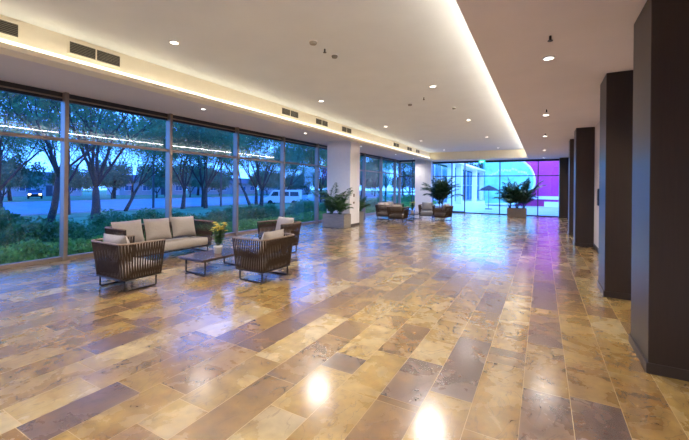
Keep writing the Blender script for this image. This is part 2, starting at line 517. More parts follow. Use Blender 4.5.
# roof slab keeps the sky out
MB().box(XL - 0.6, XR + 0.3, YN - 0.3, YF + 0.4, ZR + T, ZR + T + 0.1).box(XL - 0.6, XL - 0.1, YN - 0.3, YF + 0.4, ZL, ZR + T).build('roof_slab', M_kerb, kind='structure')

# dark columns along the right
cols = [(3.76, 4.42, 'closest dark brown column, cut by the picture edge'), (6.10, 6.73, 'second dark brown column, just behind the closest one'),
        (11.2, 11.85, 'third dark brown column, first one past the bare beige wall'), (13.6, 14.2, 'fourth dark brown column, narrow sliver behind the third'),
        (21.45, YF - 0.02, 'farthest dark brown column, touching the far glass wall')]
for y0, y1, lb in cols:
    t = thing('column', lb, 'column', (0.97, (y0 + y1) / 2, 0))
    hy = (y1 - y0) / 2
    x0 = 0.77 - 0.97
    MB().box(x0, 0.21, -hy, hy, 0.0, ZS).build('shaft', M_col, t, bevel=0.006)
    MB().box(x0 - 0.014, 0.21, -hy - 0.014, hy + 0.012, 0, 0.085).build('baseboard', M_base, t, bevel=0.004)
# small dark reader on the beige wall
pn = MB().box(XR - 0.03, XR, 10.2, 10.42, 1.12, 1.52).box(XR - 0.036, XR - 0.03, 10.23, 10.39, 1.25, 1.48).build('wall_panel', M_dark, bevel=0.004)
tag(pn, 'small dark panel mounted on the beige wall between the columns', 'panel')

# white pillars
t = thing('pillar', 'wide white pillar rising behind the long rectangular palm planter', 'pillar', (-6.95, 12.3, 0))
MB().box(-0.5, 0.55, -0.4, 0.4, 0.0, ZL).build('shaft', M_white, t, bevel=0.01)
MB().box(-0.512, 0.562, -0.412, 0.412, 0, 0.08).build('baseboard', M_base, t)
MB().box(0.55, 0.565, -0.15, -0.05, 1.12, 1.24).box(0.55, 0.565, -0.15, -0.05, 0.86, 0.93).build('wall_switch', M_rail, t)
t = thing('pillar', 'white pillar at the far glass wall behind the distant armchairs', 'pillar', (-6.55, 21.95, 0))
MB().box(-0.5, 0.52, -0.2, 0.2, 0.0, ZL - 0.02).build('shaft', M_white, t, bevel=0.01)
MB().box(-0.17, -0.16, -0.206, -0.2, 0.1, ZL - 0.1).box(0.16, 0.17, -0.206, -0.2, 0.1, ZL - 0.1).build('groove', M_ceil2, t)

# ------------------------------------------------------------------ left glass wall
p = 2.24
ys = [3.40 + k * p for k in range(-4, 9)] + [YF]
ys = [YN] + [y for y in ys if y > YN]
ys = sorted(set(ys))
ys = [y for y in ys if y <= YF]
wi = 1
for k in range(len(ys) - 1):
    y0, y1 = ys[k], ys[k + 1]
    if y1 - y0 < 0.3: continue
    g = MB().box(XL - 0.012, XL, y0 + 0.02, y1 - 0.02, 0.06, 3.18).build('window_%d' % wi, M_glass, kind='structure')
    f = MB()
    f.box(XL - 0.05, XL + 0.13, y1 - 0.035, y1 + 0.035, 0, ZL)          # mullion
    f.box(XL - 0.05, XL + 0.07, y0 + 0.035, y1 - 0.035, 2.345, 2.405)  # transom
    f.box(XL - 0.05, XL + 0.07, y0 + 0.035, y1 - 0.035, 0, 0.075)      # sill
    f.build('window_frame', M_alu, g, bevel=0.004)
    h = MB().box(XL - 0.06, XL + 0.02, y0 + 0.035, y1 - 0.035, 3.13, ZL).build('window_header', M_dark, g)
    MB().box(XL + 0.02, XL + 0.045, y0 + 0.035, y1 - 0.035, 3.185, 3.21).build('header_bead', M_alu, g)
    wi += 1

# far glass wall
fx = [-8.28, -7.35, -6.05, -4.85, -4.08, -2.14, -0.21, 0.80]
for k in range(len(fx) - 1):
    x0, x1 = fx[k], fx[k + 1]
    nm = 'door_1' if abs(x0 + 4.85) < 0.01 else 'window_%d' % wi
    zt = ZL if x1 < -5.9 else ZS
    g = MB().box(x0 + 0.02, x1 - 0.02, YF, YF + 0.012, 0.05, zt - 0.1).build(nm, M_glass, kind='structure')
    f = MB()
    f.box(x1 - 0.025, x1 + 0.025, YF - 0.08, YF + 0.05, 0, zt)
    f.box(x0 + 0.025, x1 - 0.025, YF - 0.05, YF + 0.04, 2.20, 2.25)
    f.box(x0 + 0.025, x1 - 0.025, YF - 0.05, YF + 0.04, zt - 0.11, zt)
    f.box(x0 + 0.025, x1 - 0.025, YF - 0.04, YF + 0.04, 0, 0.05 if nm != 'door_1' else 0.10)
    f.build('window_frame', M_dark, g)  # backlit darkness of the far frames put into their colour
    if nm == 'door_1':
        MB().tube([(x1 - 0.09, YF - 0.09, 0.85), (x1 - 0.09, YF - 0.09, 1.45)], 0.014).build('door_handle', M_pole, g)
    else: wi += 1

# ------------------------------------------------------------------ ceiling fittings
ORD = ['closest', 'second', 'third', 'fourth', 'fifth', 'sixth', 'seventh']


def downlight(x, y, z, label, group, power=LAMP, r=0.052, col=WARM, twin=False):
    t = thing('ceiling_light', label, 'ceiling light', (x, y, z), 0, group)
    MB().lathe([(r + 0.002, -0.010), (r + 0.02, -0.010), (r + 0.022, 0.0), (r + 0.002, 0.0), (r + 0.002, -0.010)], n=24, caps=False).build('trim_ring', M_ring, t, smooth=True)
    MB().lathe([(0.002, -0.006), (r, -0.007), (r, -0.001), (0.002, -0.001)], n=24).build('lens', M_lamp, t)
    l = bpy.data.lights.new('lamp_light', 'SPOT')
    l.energy = power * 4; l.spot_size = R(140); l.spot_blend = 1.0; l.shadow_soft_size = 0.24; l.color = col
    o = bpy.data.objects.new('lamp_light', l); COL.objects.link(o); o.parent = t; o.location = (0, 0, -0.03)
    return t


K = 1.04
rowY = [3.15 * K, 6.92 * K, 10.80 * K, 14.68 * K, 18.75 * K]
for i, y in enumerate(rowY):
    downlight(-4.51 * K, y, ZR, ORD[i] + ' recessed downlight of the raised ceiling, in the row beside the vented bulkhead', 'raised ceiling downlights')
    downlight(-1.90 * K, y, ZR, ORD[i] + ' recessed downlight of the raised ceiling, in the row beside the dropped soffit', 'raised ceiling downlights')
for y in (-0.6, -4.4):  # unseen downlights added behind the view as fill light
    downlight(-4.51 * K, y, ZR, 'unseen fill downlight added to the raised ceiling behind the viewpoint', 'added fill downlights behind the viewpoint')
    downlight(-1.90 * K, y, ZR, 'unseen fill downlight added to the raised ceiling behind the viewpoint', 'added fill downlights behind the viewpoint')
for i, y in enumerate([5.07, 8.96, 12.5, 17.0, 21.2]):
    downlight(0.055, y, ZS, ORD[i] + ' downlight of the dropped soffit beside the dark columns', 'soffit downlights by the columns', LAMP * 0.55)
for y in (1.2, -2.8):  # more unseen lamps along the soffit, added for fill
    downlight(0.055, y, ZS, 'unseen fill downlight added to the dropped soffit behind the viewpoint', 'added soffit fill downlights behind the viewpoint', LAMP * 0.55)
for i, y in enumerate([1.55, 5.63, 9.73, 13.9, 18.13, 21.2]):
    if i == 0:
        downlight(-6.97, y, ZL, 'small downlight of the soffit along the glass wall, outside the view', 'soffit downlights by the glass', LAMP * 0.4, 0.045)
    else:
        downlight(-6.97, y, ZL, ORD[i - 1] + ' small downlight of the soffit along the glass wall', 'soffit downlights by the glass', LAMP * 0.4, 0.045)

# bulkhead air vents
vs = [(0.98, 1.89, 'closest'), (2.45, 3.13, 'second'), (7.10, 7.79, 'third'), (8.65, 9.31, 'fourth'), (10.2, 10.86, 'fifth'), (14.85, 15.55, 'sixth'), (16.7, 17.4, 'seventh'), (18.05, 18.7, 'farthest')]
for y0, y1, o_ in vs:
    cy = (y0 + y1) / 2; hw = (y1 - y0) / 2
    t = thing('air_vent', o_ + ' louvred air vent in the cream bulkhead above the glowing band', 'air vent', (XC0, cy, 3.355), 0, 'bulkhead air vents')
    MB().box(0, 0.006, -hw, hw, 0, 0.16).build('backing', M_ventd, t)
    fr = MB()
    fr.box(0, 0.016, -hw - 0.02, hw + 0.02, -0.02, 0.0).box(0, 0.016, -hw - 0.02, hw + 0.02, 0.16, 0.18)
    fr.box(0, 0.016, -hw - 0.02, -hw, 0, 0.16).box(0, 0.016, hw, hw + 0.02, 0, 0.16).box(0, 0.016, -0.008, 0.008, 0, 0.16)
    fr.build('frame', M_cream, t)
    s_ = MB()
    for k in range(7):
        z = 0.012 + k * 0.0225
        s_.box(0.004, 0.013, -hw, hw, z, z + 0.006)
    s_.build('slats', M_slat, t)

# detectors and sprinklers
def detector(x, y, z, lb, r=0.055):
    t = thing('smoke_detector', lb, 'smoke detector', (x, y, z))
    MB().lathe([(r * 0.5, -0.045), (r * 0.85, -0.04), (r, -0.02), (r, 0)], n=20).build('housing', M_planter if r > .05 else M_slat, t, smooth=True)
    MB().lathe([(r * 1.15, -0.008), (r * 1.2, 0)], n=20).build('base_plate', M_ring, t)
detector(-2.885, 4.20, ZR, 'round smoke detector on the raised ceiling, closest of the ceiling fittings')
detector(-2.885, 4.80, ZR, 'round smoke detector on the raised ceiling, just past the small sprinkler', 0.048)
detector(-2.89, 8.47, ZR, 'flat round detector on the raised ceiling midway down the hall', 0.05)
detector(-2.01, 9.36, ZR, 'flat round detector on the raised ceiling near the middle downlight', 0.045)


def sprinkler(x, y, z, lb):
    t = thing('sprinkler', lb, 'sprinkler', (x, y, z), 0, 'ceiling sprinklers')
    MB().lathe([(0.012, -0.05), (0.012, 0)], n=8).build('stem', M_steel, t)
    MB().lathe([(0.026, -0.056), (0.026, -0.05)], n=10).build('deflector', M_steel, t)
sprinkler(-2.885, 4.51, ZR, 'tiny sprinkler between the two closest smoke detectors')
sprinkler(-2.4, 8.0, ZR, 'tiny sprinkler on the raised ceiling midway down the hall')
for i, y in enumerate([4.35, 8.35, 12.0]):
    sprinkler(0.06, y, ZS, ['closest', 'second', 'third'][i] + ' sprinkler hanging beside a soffit downlight near the dark columns')

# exit sign
t = thing('exit_sign', 'small green exit sign hanging before the far glass wall', 'sign', (-3.0, 21.3, 2.93))
MB().box(-0.17, 0.17, -0.012, 0.012, 0, 0.16).build('panel', M_green, t)
for sx in (-0.12, 0.12): MB().box(sx - 0.003, sx + 0.003, -0.004, 0.004, 0.16, 0.2).build('hanger', M_pole, t)
cu = bpy.data.curves.new('lettering', 'FONT'); cu.body = 'EXIT'; cu.size = 0.11; cu.extrude = 0.002; cu.align_x = 'CENTER'
tmp = bpy.data.objects.new('lettering_source', cu)
COL.objects.link(tmp)
bpy.context.view_layer.update()
lme = bpy.data.meshes.new_from_object(tmp.evaluated_get(bpy.context.evaluated_depsgraph_get()))
bpy.data.objects.remove(tmp)
lme.materials.clear(); lme.materials.append(M_exitw)
tx = bpy.data.objects.new('lettering', lme); COL.objects.link(tx); tx.parent = t; tx.location = (0, -0.016, 0.04); tx.rotation_euler = (PI / 2, 0, 0)

# ------------------------------------------------------------------ furniture
def rrect(hw, y0, y1, r, n=5, open_front=True):
    """U path: front-left -> back -> front-right (back at y0)"""
    pts = [(-hw, y1)]
    for k in range(n + 1):
        a = PI + (PI / 2) * k / n
        pts.append((-hw + r + r * math.cos(a), y0 + r + r * math.sin(a)))
    for k in range(n + 1):
        a = 1.5 * PI + (PI / 2) * k / n
        pts.append((hw - r + r * math.cos(a), y0 + r + r * math.sin(a)))
    pts.append((hw, y1))
    return pts


def sample(path, s):
    """point and tangent at the fraction s of the path's length"""
    L = [math.dist(path[k], path[k + 1]) for k in range(len(path) - 1)]
    tot = sum(L); d = s * tot
    for k, l in enumerate(L):
        if d <= l or k == len(L) - 1:
            f = min(1, d / l)
            a, b = path[k], path[k + 1]
            return (a[0] + (b[0] - a[0]) * f, a[1] + (b[1] - a[1]) * f), ((b[0] - a[0]) / l, (b[1] - a[1]) / l)
        d -= l


def pillow_mb(w, h, t, n=12, pinch=0.05):
    """upright pillow in the xz plane, thickness along y"""
    mb = MB()
    def P(i, j, sgn):
        u = -1 + 2 * i / n; v = -1 + 2 * j / n
        x = u * w / 2 * (1 - pinch * (1 - abs(v) ** 2)); z = v * h / 2 * (1 - pinch * (1 - abs(u) ** 2))
        th = t / 2 * (max(0, 1 - abs(u) ** 3.0) ** 0.55) * (max(0, 1 - abs(v) ** 3.0) ** 0.55)
        th *= 1 + 0.06 * math.sin(5 * u + 2) * math.cos(4 * v)
        return (x, sgn * th, z)
    for sgn in (1, -1):
        i0 = len(mb.v)
        for i in range(n + 1):
            for j in range(n + 1): mb.v.append(P(i, j, sgn))
        for i in range(n):
            for j in range(n):
                a = i0 + i * (n + 1) + j
                q = (a, a + 1, a + n + 2, a + n + 1)
                mb.f.append(q if sgn > 0 else q[::-1])
    return mb


def cushion_mb(w, d, h, r=0.018, n=10):
    """seat cushion lying flat, soft domed top; base at z 0"""
    mb = MB()
    for (k0, z0, z1) in ((0, 0, 1),):
        i0 = len(mb.v)
        prof = [(0.0, 0.0), (0.5, 0.0), (1.0, 0.0)]
    rings = [(-r, 0), (-r * 0.3, r * 0.35), (0, h * 0.5), (-r * 0.3, h - r * 0.35), (-r, h), (-w * 0.22, h + 0.012)]
    m = 8
    def ring(off, z):
        hw, hd = w / 2 + off, d / 2 + off
        rr = min(0.05, hw * 0.6, hd * 0.6); pts = []
        for cx, cy, a0 in ((hw - rr, hd - rr, 0), (-hw + rr, hd - rr, PI / 2), (-hw + rr, -hd + rr, PI), (hw - rr, -hd + rr, 1.5 * PI)):
            for k in range(5):
                a = a0 + PI / 2 * k / 4
                pts.append((cx + rr * math.cos(a), cy + rr * math.sin(a), z))
        return pts
    R_ = [ring(o, z) for o, z in rings]
    N = len(R_[0]); i0 = len(mb.v)
    for rg in R_: mb.v += rg
    for k in range(len(R_) - 1):
        for j in range(N):
            mb.f.append((i0 + k * N + j, i0 + k * N + (j + 1) % N, i0 + (k + 1) * N + (j + 1) % N, i0 + (k + 1) * N + j))
    mb.f.append(tuple(i0 + j for j in reversed(range(N))))
    mb.f.append(tuple(i0 + (len(R_) - 1) * N + j for j in range(N)))
    return mb


def woven_seat(name, label, cat, w, d, zt, zb, seat_z, group, fabric=M_cush, pillows=1, inset=0.055):
    """rope armchair or sofa; faces local +y"""
    t = thing(name, label, cat, (0, 0, 0), 0, group)
    hw, hd = w / 2, d / 2
    top = rrect(hw, -hd, hd, 0.085)
    bot = rrect(hw - inset, -hd + inset, hd - inset * 0.5, 0.06)
    # ropes: outer upright bands and an inner layer crossing them
    rp = MB()
    per = 2 * d + w
    n = int(per / 0.041)
    for k in range(n + 1):
        s = min(0.999, max(0.001, k / n))
        (ax, ay), ta = sample(top, s)
        for layer, sh in ((0, 0.0), (1, 0.55)):
            s2 = min(0.999, max(0.001, s + (1.6 / n if layer else 0)))
            (bx, by), tb = sample(bot, s2)
            tx_, ty_ = ta
            nx, ny = ty_, -tx_
            hwid = 0.0105 if layer == 0 else 0.006
            o = -0.010 * layer
            A = Vector((ax - nx * o, ay - ny * o, zt)); B = Vector((bx - nx * o, by - ny * o, zb + 0.012))
            tv = Vector((tx_, ty_, 0)) * hwid; nv = Vector((nx, ny, 0)) * 0.0025
            i0 = len(rp.v)
            rp.v += [tuple(q) for q in (A - tv - nv, A + tv - nv, A + tv + nv, A - tv + nv, B - tv - nv, B + tv - nv, B + tv + nv, B - tv + nv)]
            rp.f += [tuple(i0 + z for z in q) for q in ((0, 1, 5, 4), (1, 2, 6, 5), (2, 3, 7, 6), (3, 0, 4, 7))]
    rp.build('woven_shell', M_rope, t)
    MB().tube([(x, y, zt) for x, y in top], 0.014, 8).build('top_rail', M_rail, t, smooth=True)
    # seat frame: ring, cross slats, uprights of the arms
    fb = MB()
    fb.tube([(x, y, zb) for x, y in bot] + [(-hw + inset, hd - inset * 0.5, zb)], 0.015, 6)
    fb.tube([(-hw + inset, hd - inset * 0.5, zb), (hw - inset, hd - inset * 0.5, zb)], 0.015, 6)
    for sx in (-1, 1):
        fb.tube([(sx * hw, hd, zt), (sx * (hw - inset), hd - inset * 0.5, zb)], 0.012, 6)
    ns = max(3, int(w / 0.25))
    for k in range(ns):
        x = -hw + inset + (w - 2 * inset) * (k + 0.5) / ns
        fb.box(x - 0.02, x + 0.02, -hd + inset, hd - inset * 0.6, zb - 0.004, zb + 0.010)
    fb.build('seat_frame', M_steel, t)
    # sled legs run front to back
    for sx in (-1, 1):
        x = sx * (hw - inset - 0.035)
        y0, y1 = -hd + inset + 0.045, hd - inset - 0.02
        MB().tube([(x, y0, zb), (x, y0, 0.028), (x, y0 + 0.018, 0.011), (x, y1 - 0.018, 0.011), (x, y1, 0.028), (x, y1, zb)], 0.0135, 8).build('leg', M_steel, t, smooth=True)
    # cushions
    sw, sd = w - 2 * inset - 0.06, d - inset - 0.07
    sc = cushion_mb(sw, sd, seat_z - zb - 0.02)
    # soft piping-edged seat pad
    so = sc.build('seat_cushion', fabric, t, loc=(0, 0.02, zb + 0.014), smooth=True)
    pw = (sw + 0.06) / pillows
    for k in range(pillows):
        pm = pillow_mb(pw * 0.96 if pillows > 1 else min(0.52, pw), 0.47 if pillows > 1 else 0.42, 0.20)
        xx = -sw / 2 - 0.03 + pw * (k + 0.5)
        pm.build('back_cushion', fabric, t, loc=(xx, -hd + 0.185, seat_z + (0.235 if pillows > 1 else 0.225)), rot=(R(16), R(rnd.uniform(-3, 3)), R(rnd.uniform(-3, 3))), smooth=True)
    return t


G1 = 'brown rope armchairs'
A = woven_seat('armchair', 'brown rope armchair at the near end of the front coffee table, nearest the closest window', 'armchair', 0.80, 0.64, 0.68, 0.18, 0.36, G1)
A.location = (-5.36, 3.02, 0)
dup(A, (-3.97, 4.45, 0), R(90), 'brown rope armchair across the front coffee table from the sofa, nearest the open floor', G1)
dup(A, (-5.22, 6.34, 0), R(171), 'brown rope armchair at the far end of the front coffee table, before the windows', G1)
S = woven_seat('sofa', 'three cushion brown rope sofa with its back to the windows, in the front seating group', 'sofa', 1.96, 0.74, 0.68, 0.15, 0.33, 'brown rope sofas', pillows=3)
S.location = (-6.94, 4.64, 0); S.rotation_euler = (0, 0, R(-90))
# far group
dup(S, (-6.50, 16.2, 0), R(-90), 'brown rope sofa in the distant seating group beyond the wide pillar', 'brown rope sofas')
dup(A, (-5.40, 14.35, 0), 0, 'brown rope armchair turned away, closest one in the distant seating group', G1)
dup(A, (-3.95, 16.35, 0), R(75), 'brown rope armchair before the dark potted palm, in the distant seating group', G1)
E_ = woven_seat('armchair', 'grey cushioned armchair facing the hall before the farther white pillar', 'armchair', 0.72, 0.62, 0.68, 0.18, 0.38, G1, fabric=M_gcush)
E_.location = (-4.82, 16.75, 0); E_.rotation_euler = (0, 0, R(188))


def coffee_table(label):
    t = thing('coffee_table', label, 'coffee table')
    MB().box(-0.32, 0.32, -0.53, 0.53, 0.262, 0.285).build('tabletop', M_stone, t, bevel=0.004)
    fr = MB()
    fr.box(-0.30, 0.30, -0.51, -0.49, 0.24, 0.262).box(-0.30, 0.30, 0.49, 0.51, 0.24, 0.262).box(-0.30, -0.28, -0.5, 0.5, 0.24, 0.262).box(0.28, 0.30, -0.5, 0.5, 0.24, 0.262)
    fr.build('apron', M_steel, t)
    for y in (-0.42, 0.42):
        MB().tube([(-0.24, y, 0.245), (-0.24, y, 0.025), (-0.225, y, 0.011), (0.225, y, 0.011), (0.24, y, 0.025), (0.24, y, 0.245)], 0.014, 8).build('leg', M_steel, t, smooth=True)
    return t


ct = coffee_table('low dark stone coffee table between the front sofa and armchairs')
ct.location = (-5.12, 4.43, 0)
dup(ct, (-5.35, 16.1, 0), 0, 'low dark stone coffee table in the distant seating group', None)


def flowers(label, loc, s=1.0, seed=3):
    q = random.Random(seed)
    t = thing('flower_pot', label, 'flower pot', loc)
    MB().lathe([(0.036, 0), (0.045, 0.004), (0.054, 0.085), (0.058, 0.095), (0.051, 0.095), (0.048, 0.085), (0.002, 0.08)], n=20).build('pot', M_pot, t, smooth=True)
    st = MB(); lf = MB(); heads = []
    for k in range(20):
        a = q.uniform(0, 2 * PI); r = 0.09 * math.sqrt(q.random())
        h = q.uniform(0.29, 0.42) - r * 0.35
        tip = Vector((r * math.cos(a), r * math.sin(a), h)); b = Vector((r * 0.2 * math.cos(a), r * 0.2 * math.sin(a), 0.10))
        mid = (b + tip) / 2 + Vector((0.02 * math.cos(a), 0.02 * math.sin(a), 0.01))
        st.tube([b, mid, tip], 0.0025, 5)
        heads.append((tip, a))
        for j in range(14):
            f = q.uniform(0.15, 0.95); pnt = b.lerp(tip, f); aa = q.uniform(0, 2 * PI); ln = q.uniform(0.035, 0.07)
            d = Vector((math.cos(aa), math.sin(aa), q.uniform(-0.3, 0.6))).normalized(); sd = d.cross(Vector((0, 0, 1))).normalized() * ln * 0.28
            lf.quad(pnt, pnt + d * ln * 0.5 + sd, pnt + d * ln, pnt + d * ln * 0.5 - sd)
    st.build('stem', M_stem, t); lf.build('leaves', M_flleaf, t)
    for tip, a in heads:
        fb = MB()
        for ringn, (rr, zz) in enumerate(((0.046, 0.004), (0.030, 0.018))):
            for j in range(7):
                an = 2 * PI * j / 7 + ringn * 0.4
                d = Vector((math.cos(an), math.sin(an), 0)); sd = Vector((-d.y, d.x, 0)) * rr * 0.42
                c = Vector((0, 0, 0))
                fb.quad(c, d * rr * 0.6 + sd + Vector((0, 0, zz * 0.6)), d * rr + Vector((0, 0, zz)), d * rr * 0.6 - sd + Vector((0, 0, zz * 0.6)))
        fb.lathe([(0.009, -0.004), (0.012, 0.006), (0.004, 0.013)], n=8)
        fb.build('flower', M_petal, t, loc=tuple(tip))
    t.scale = (1.4,) * 3
    return t


flowers('white pot of yellow flowers standing on the front coffee table', (-5.09, 4.46, 0.286))
flowers('white pot of yellow flowers on the distant coffee table', (-5.45, 16.45, 0.286), seed=5)

# ------------------------------------------------------------------ palms
def frond_mb(q, L, droop, nleaf=22, wleaf=0.32, lw=0.022):
    mb = MB()
    lift = q.uniform(1.15, 1.55); pts = []
    x = z = 0.0; ang = lift
    for k in range(13):
        pts.append(Vector((x, 0, z)))
        x += L / 12 * math.cos(ang); z += L / 12 * math.sin(ang); ang -= droop / 12 * (0.5 + k / 8)
    mb.tube(pts, [0.007 - 0.0004 * k for k in range(13)], 5)
    for k in range(nleaf):
        f = 0.28 + 0.72 * k / (nleaf - 1); i = min(11, int(f * 12)); fr = f * 12 - i
        p = pts[i].lerp(pts[min(12, i + 1)], min(1, fr)); tg = (pts[min(12, i + 1)] - pts[i]).normalized()
        ln = wleaf * math.sin(PI * (0.25 + 0.68 * (k / (nleaf - 1)))) * q.uniform(0.85, 1.1)
        for sd in (-1, 1):
            d = (tg * 0.75 + Vector((0, sd, 0)) * 0.8 + Vector((0, 0, -0.15 + q.uniform(-0.15, 0.2)))).normalized()
            wv = tg.cross(d).cross(d).normalized() * lw * 0.5
            m1 = p + d * ln * 0.45 + Vector((0, 0, 0.01)); tip = p + d * ln + Vector((0, 0, -ln * 0.28))
            i0 = len(mb.v)
            mb.v += [tuple(p), tuple(m1 + wv), tuple(tip), tuple(m1 - wv)]
            mb.f.append((i0, i0 + 1, i0 + 2, i0 + 3))
    return mb


def potted_palm(label, loc, bw, bd, bh, H, pm, fm, nf, clumps, seed, group=None, trunk=0.0, leafw=0.3, lw=0.030, wall=None):
    q = random.Random(seed)
    t = thing('potted_palm', label, 'potted plant', loc, 0, group)
    pb = MB()
    hw, hd = bw / 2, bd / 2; th = 0.03
    pb.box(-hw, hw, -hd, -hd + th, 0.02, bh).box(-hw, hw, hd - th, hd, 0.02, bh).box(-hw, -hw + th, -hd + th, hd - th, 0.02, bh).box(hw - th, hw, -hd + th, hd - th, 0.02, bh)
    pb.box(-hw + 0.02, hw - 0.02, -hd + 0.02, hd - 0.02, 0.0, 0.04)
    pb.build('planter', pm, t, bevel=0.006)
    MB().box(-hw + th, hw - th, -hd + th, hd - th, 0.04, bh - 0.05).build('soil', M_soil, t)
    for cx, cy in clumps:
        if trunk:
            MB().tube([(cx, cy, bh - 0.06), (cx + 0.02, cy, bh + trunk * 0.5), (cx, cy + 0.02, bh + trunk)], [0.03, 0.024, 0.02], 8).build('trunk', M_stem, t, smooth=True)
        protos = []
        for k in range(nf):
            a = 2 * PI * k / nf + q.uniform(-0.3, 0.3)
            L = (H - trunk) * q.uniform(0.55, 1.12)
            if wall is not None and math.cos(a - wall) > 0.15: L *= 0.5      # fronds stay short next to the pillar
            mb = frond_mb(q, L, q.uniform(0.5, 1.6), wleaf=leafw * (0.6 if wall is not None and math.cos(a - wall) > 0.15 else 1), lw=lw)
            tilt = q.uniform(-0.15, 0.2) if k % 3 else q.uniform(-0.3, -0.1)
            o = mb.build('frond', fm, t, loc=(cx + 0.03 * math.cos(a), cy + 0.03 * math.sin(a), bh + trunk - 0.06))
            o.rotation_euler = (0, tilt, a)
            o.rotation_mode = 'XYZ'
    return t


potted_palm('bushy green palm in a long grey planter before the wide white pillar', (-6.70, 11.42, 0), 0.92, 0.54, 0.50, 1.25, M_planter, M_frond, 20, [(-0.22, -0.05), (0.16, -0.04)], 11, wall=PI / 2)
potted_palm('green palm in a grey planter half hidden behind the wide white pillar', (-6.95, 13.15, 0), 0.80, 0.5, 0.50, 0.85, M_planter, M_frond, 11, [(0.1, 0.05), (0.3, 0.08)], 12, wall=-PI / 2)
potted_palm('tall dark palm behind the distant armchairs, beside the farther pillar', (-4.72, 18.9, 0), 0.5, 0.5, 0.45, 1.75, M_planter2, M_frond2, 26, [(-0.06, 0), (0.08, 0.05)], 13, trunk=0.25, leafw=0.34, lw=0.05)
potted_palm('dense dark palm in a square brown planter before the far glass', (-1.17, 20.85, 0), 0.92, 0.45, 0.48, 1.65, M_planter2, M_frond2, 22, [(-0.33, 0), (0, 0.05), (0.32, 0)], 14, trunk=0.0, leafw=0.34, lw=0.05)

# ------------------------------------------------------------------ outside, glass side
GZ = -0.85
prof = [(XL - 0.05, -0.10), (-9.6, -0.12), (-13, -0.25), (-22, -0.45), (-30, -0.75), (-33, GZ)]
g = MB()
Y0, Y1 = -30, 120
for k in range(len(prof) - 1):
    (a, za), (b, zb_) = prof[k], prof[k + 1]
    g.quad((a, Y0, za), (a, YF + 2, za), (b, YF + 2, zb_), (b, Y0, zb_))
    g.quad((a - 0.0, YF + 2, za), (a, Y1, za), (b, Y1, zb_), (b, YF + 2, zb_))
g.build('lawn_ground', M_grass, kind='structure')
MB().box(-56, -33.2, Y0, Y1, GZ - 0.3, GZ + 0.01).build('road_ground', M_road, kind='structure')
MB().box(-33.2, -33.0, Y0, Y1, GZ - 0.3, GZ + 0.12).box(-56.2, -56, Y0, Y1, GZ - 0.3, GZ + 0.12).build('kerb_strip', M_kerb, kind='structure')
MB().box(-160, -56.2, -60, 220, GZ - 0.3, GZ + 0.05).build('far_verge_ground', M_grass, kind='structure')


def leaves_mesh(q, pts, size, name, m, parent):
    mb = MB()
    for c in pts:
        d = Vector((q.gauss(0, 1), q.gauss(0, 1), q.gauss(0, 0.7))).normalized()
        e = d.orthogonal().normalized(); e.rotate(Matrix.Rotation(q.uniform(0, 2 * PI), 3, d))
        s = size * q.uniform(0.6, 1.4)
        a = e * s; b = d.cross(e) * s * 0.5
        mb.quad(c - a, c + b, c + a, c - b)
    me = bpy.data.meshes.new(name); me.from_pydata(mb.v, [], mb.f); me.materials.append(m)
    o = bpy.data.objects.new(name, me); COL.objects.link(o); o.parent = parent
    return o


def make_tree(seed, H, spread, trunk_h, r0, fol, nleaf, label, group, lsize=0.10, limbs=5, deep=True):
    q = random.Random(seed)
    t = thing('tree', label, 'tree', (0, 0, 0), 0, group)
    wood = MB(); tips = []
    def grow(p, d, L, r, lev):
        n = 5; pts = [p]; rs = [r]
        for k in range(n):
            d = (d + Vector((q.gauss(0, 0.10), q.gauss(0, 0.10), 0.05 if lev else 0))).normalized()
            p = p + d * L / n; pts.append(p); rs.append(r * (1 - 0.42 * (k + 1) / n))
        wood.tube(pts, rs, 7 if lev < 2 else (4 if lev < 4 else 3))
        if lev >= 2: tips.extend(pts[1:])
        if lev < (5 if deep else 4):
            for k in range(limbs if lev == 0 else q.choice([2, 3])):
                a = 2 * PI * (k + q.random() * 0.6) / (limbs if lev == 0 else 3) + q.random()
                tilt = spread * q.uniform(0.5, 1.15)
                e = d.orthogonal().normalized(); e.rotate(Matrix.Rotation(a, 3, d))
                nd = (d * math.cos(tilt) + e * math.sin(tilt)).normalized()
                st = pts[-1] if (k == 0 or lev == 0) else pts[q.choice([-1, -2, -3])]
                grow(st, nd, L * (q.uniform(0.62, 0.82) if lev else (H - trunk_h) * 0.42 / L), rs[-1] * q.uniform(0.55, 0.75), lev + 1)
    grow(Vector((0, 0, -0.1)), Vector((q.uniform(-0.08, 0.08), q.uniform(-0.08, 0.08), 1)).normalized(), trunk_h, r0, 0)
    wood.build('trunk', M_bark, t, smooth=True)
    pts = []
    for k in range(nleaf):
        c = q.choice(tips); pts.append(c + Vector((q.gauss(0, 0.42), q.gauss(0, 0.42), q.gauss(0, 0.34))))
    leaves_mesh(q, pts, lsize, 'foliage', fol, t)
    return t


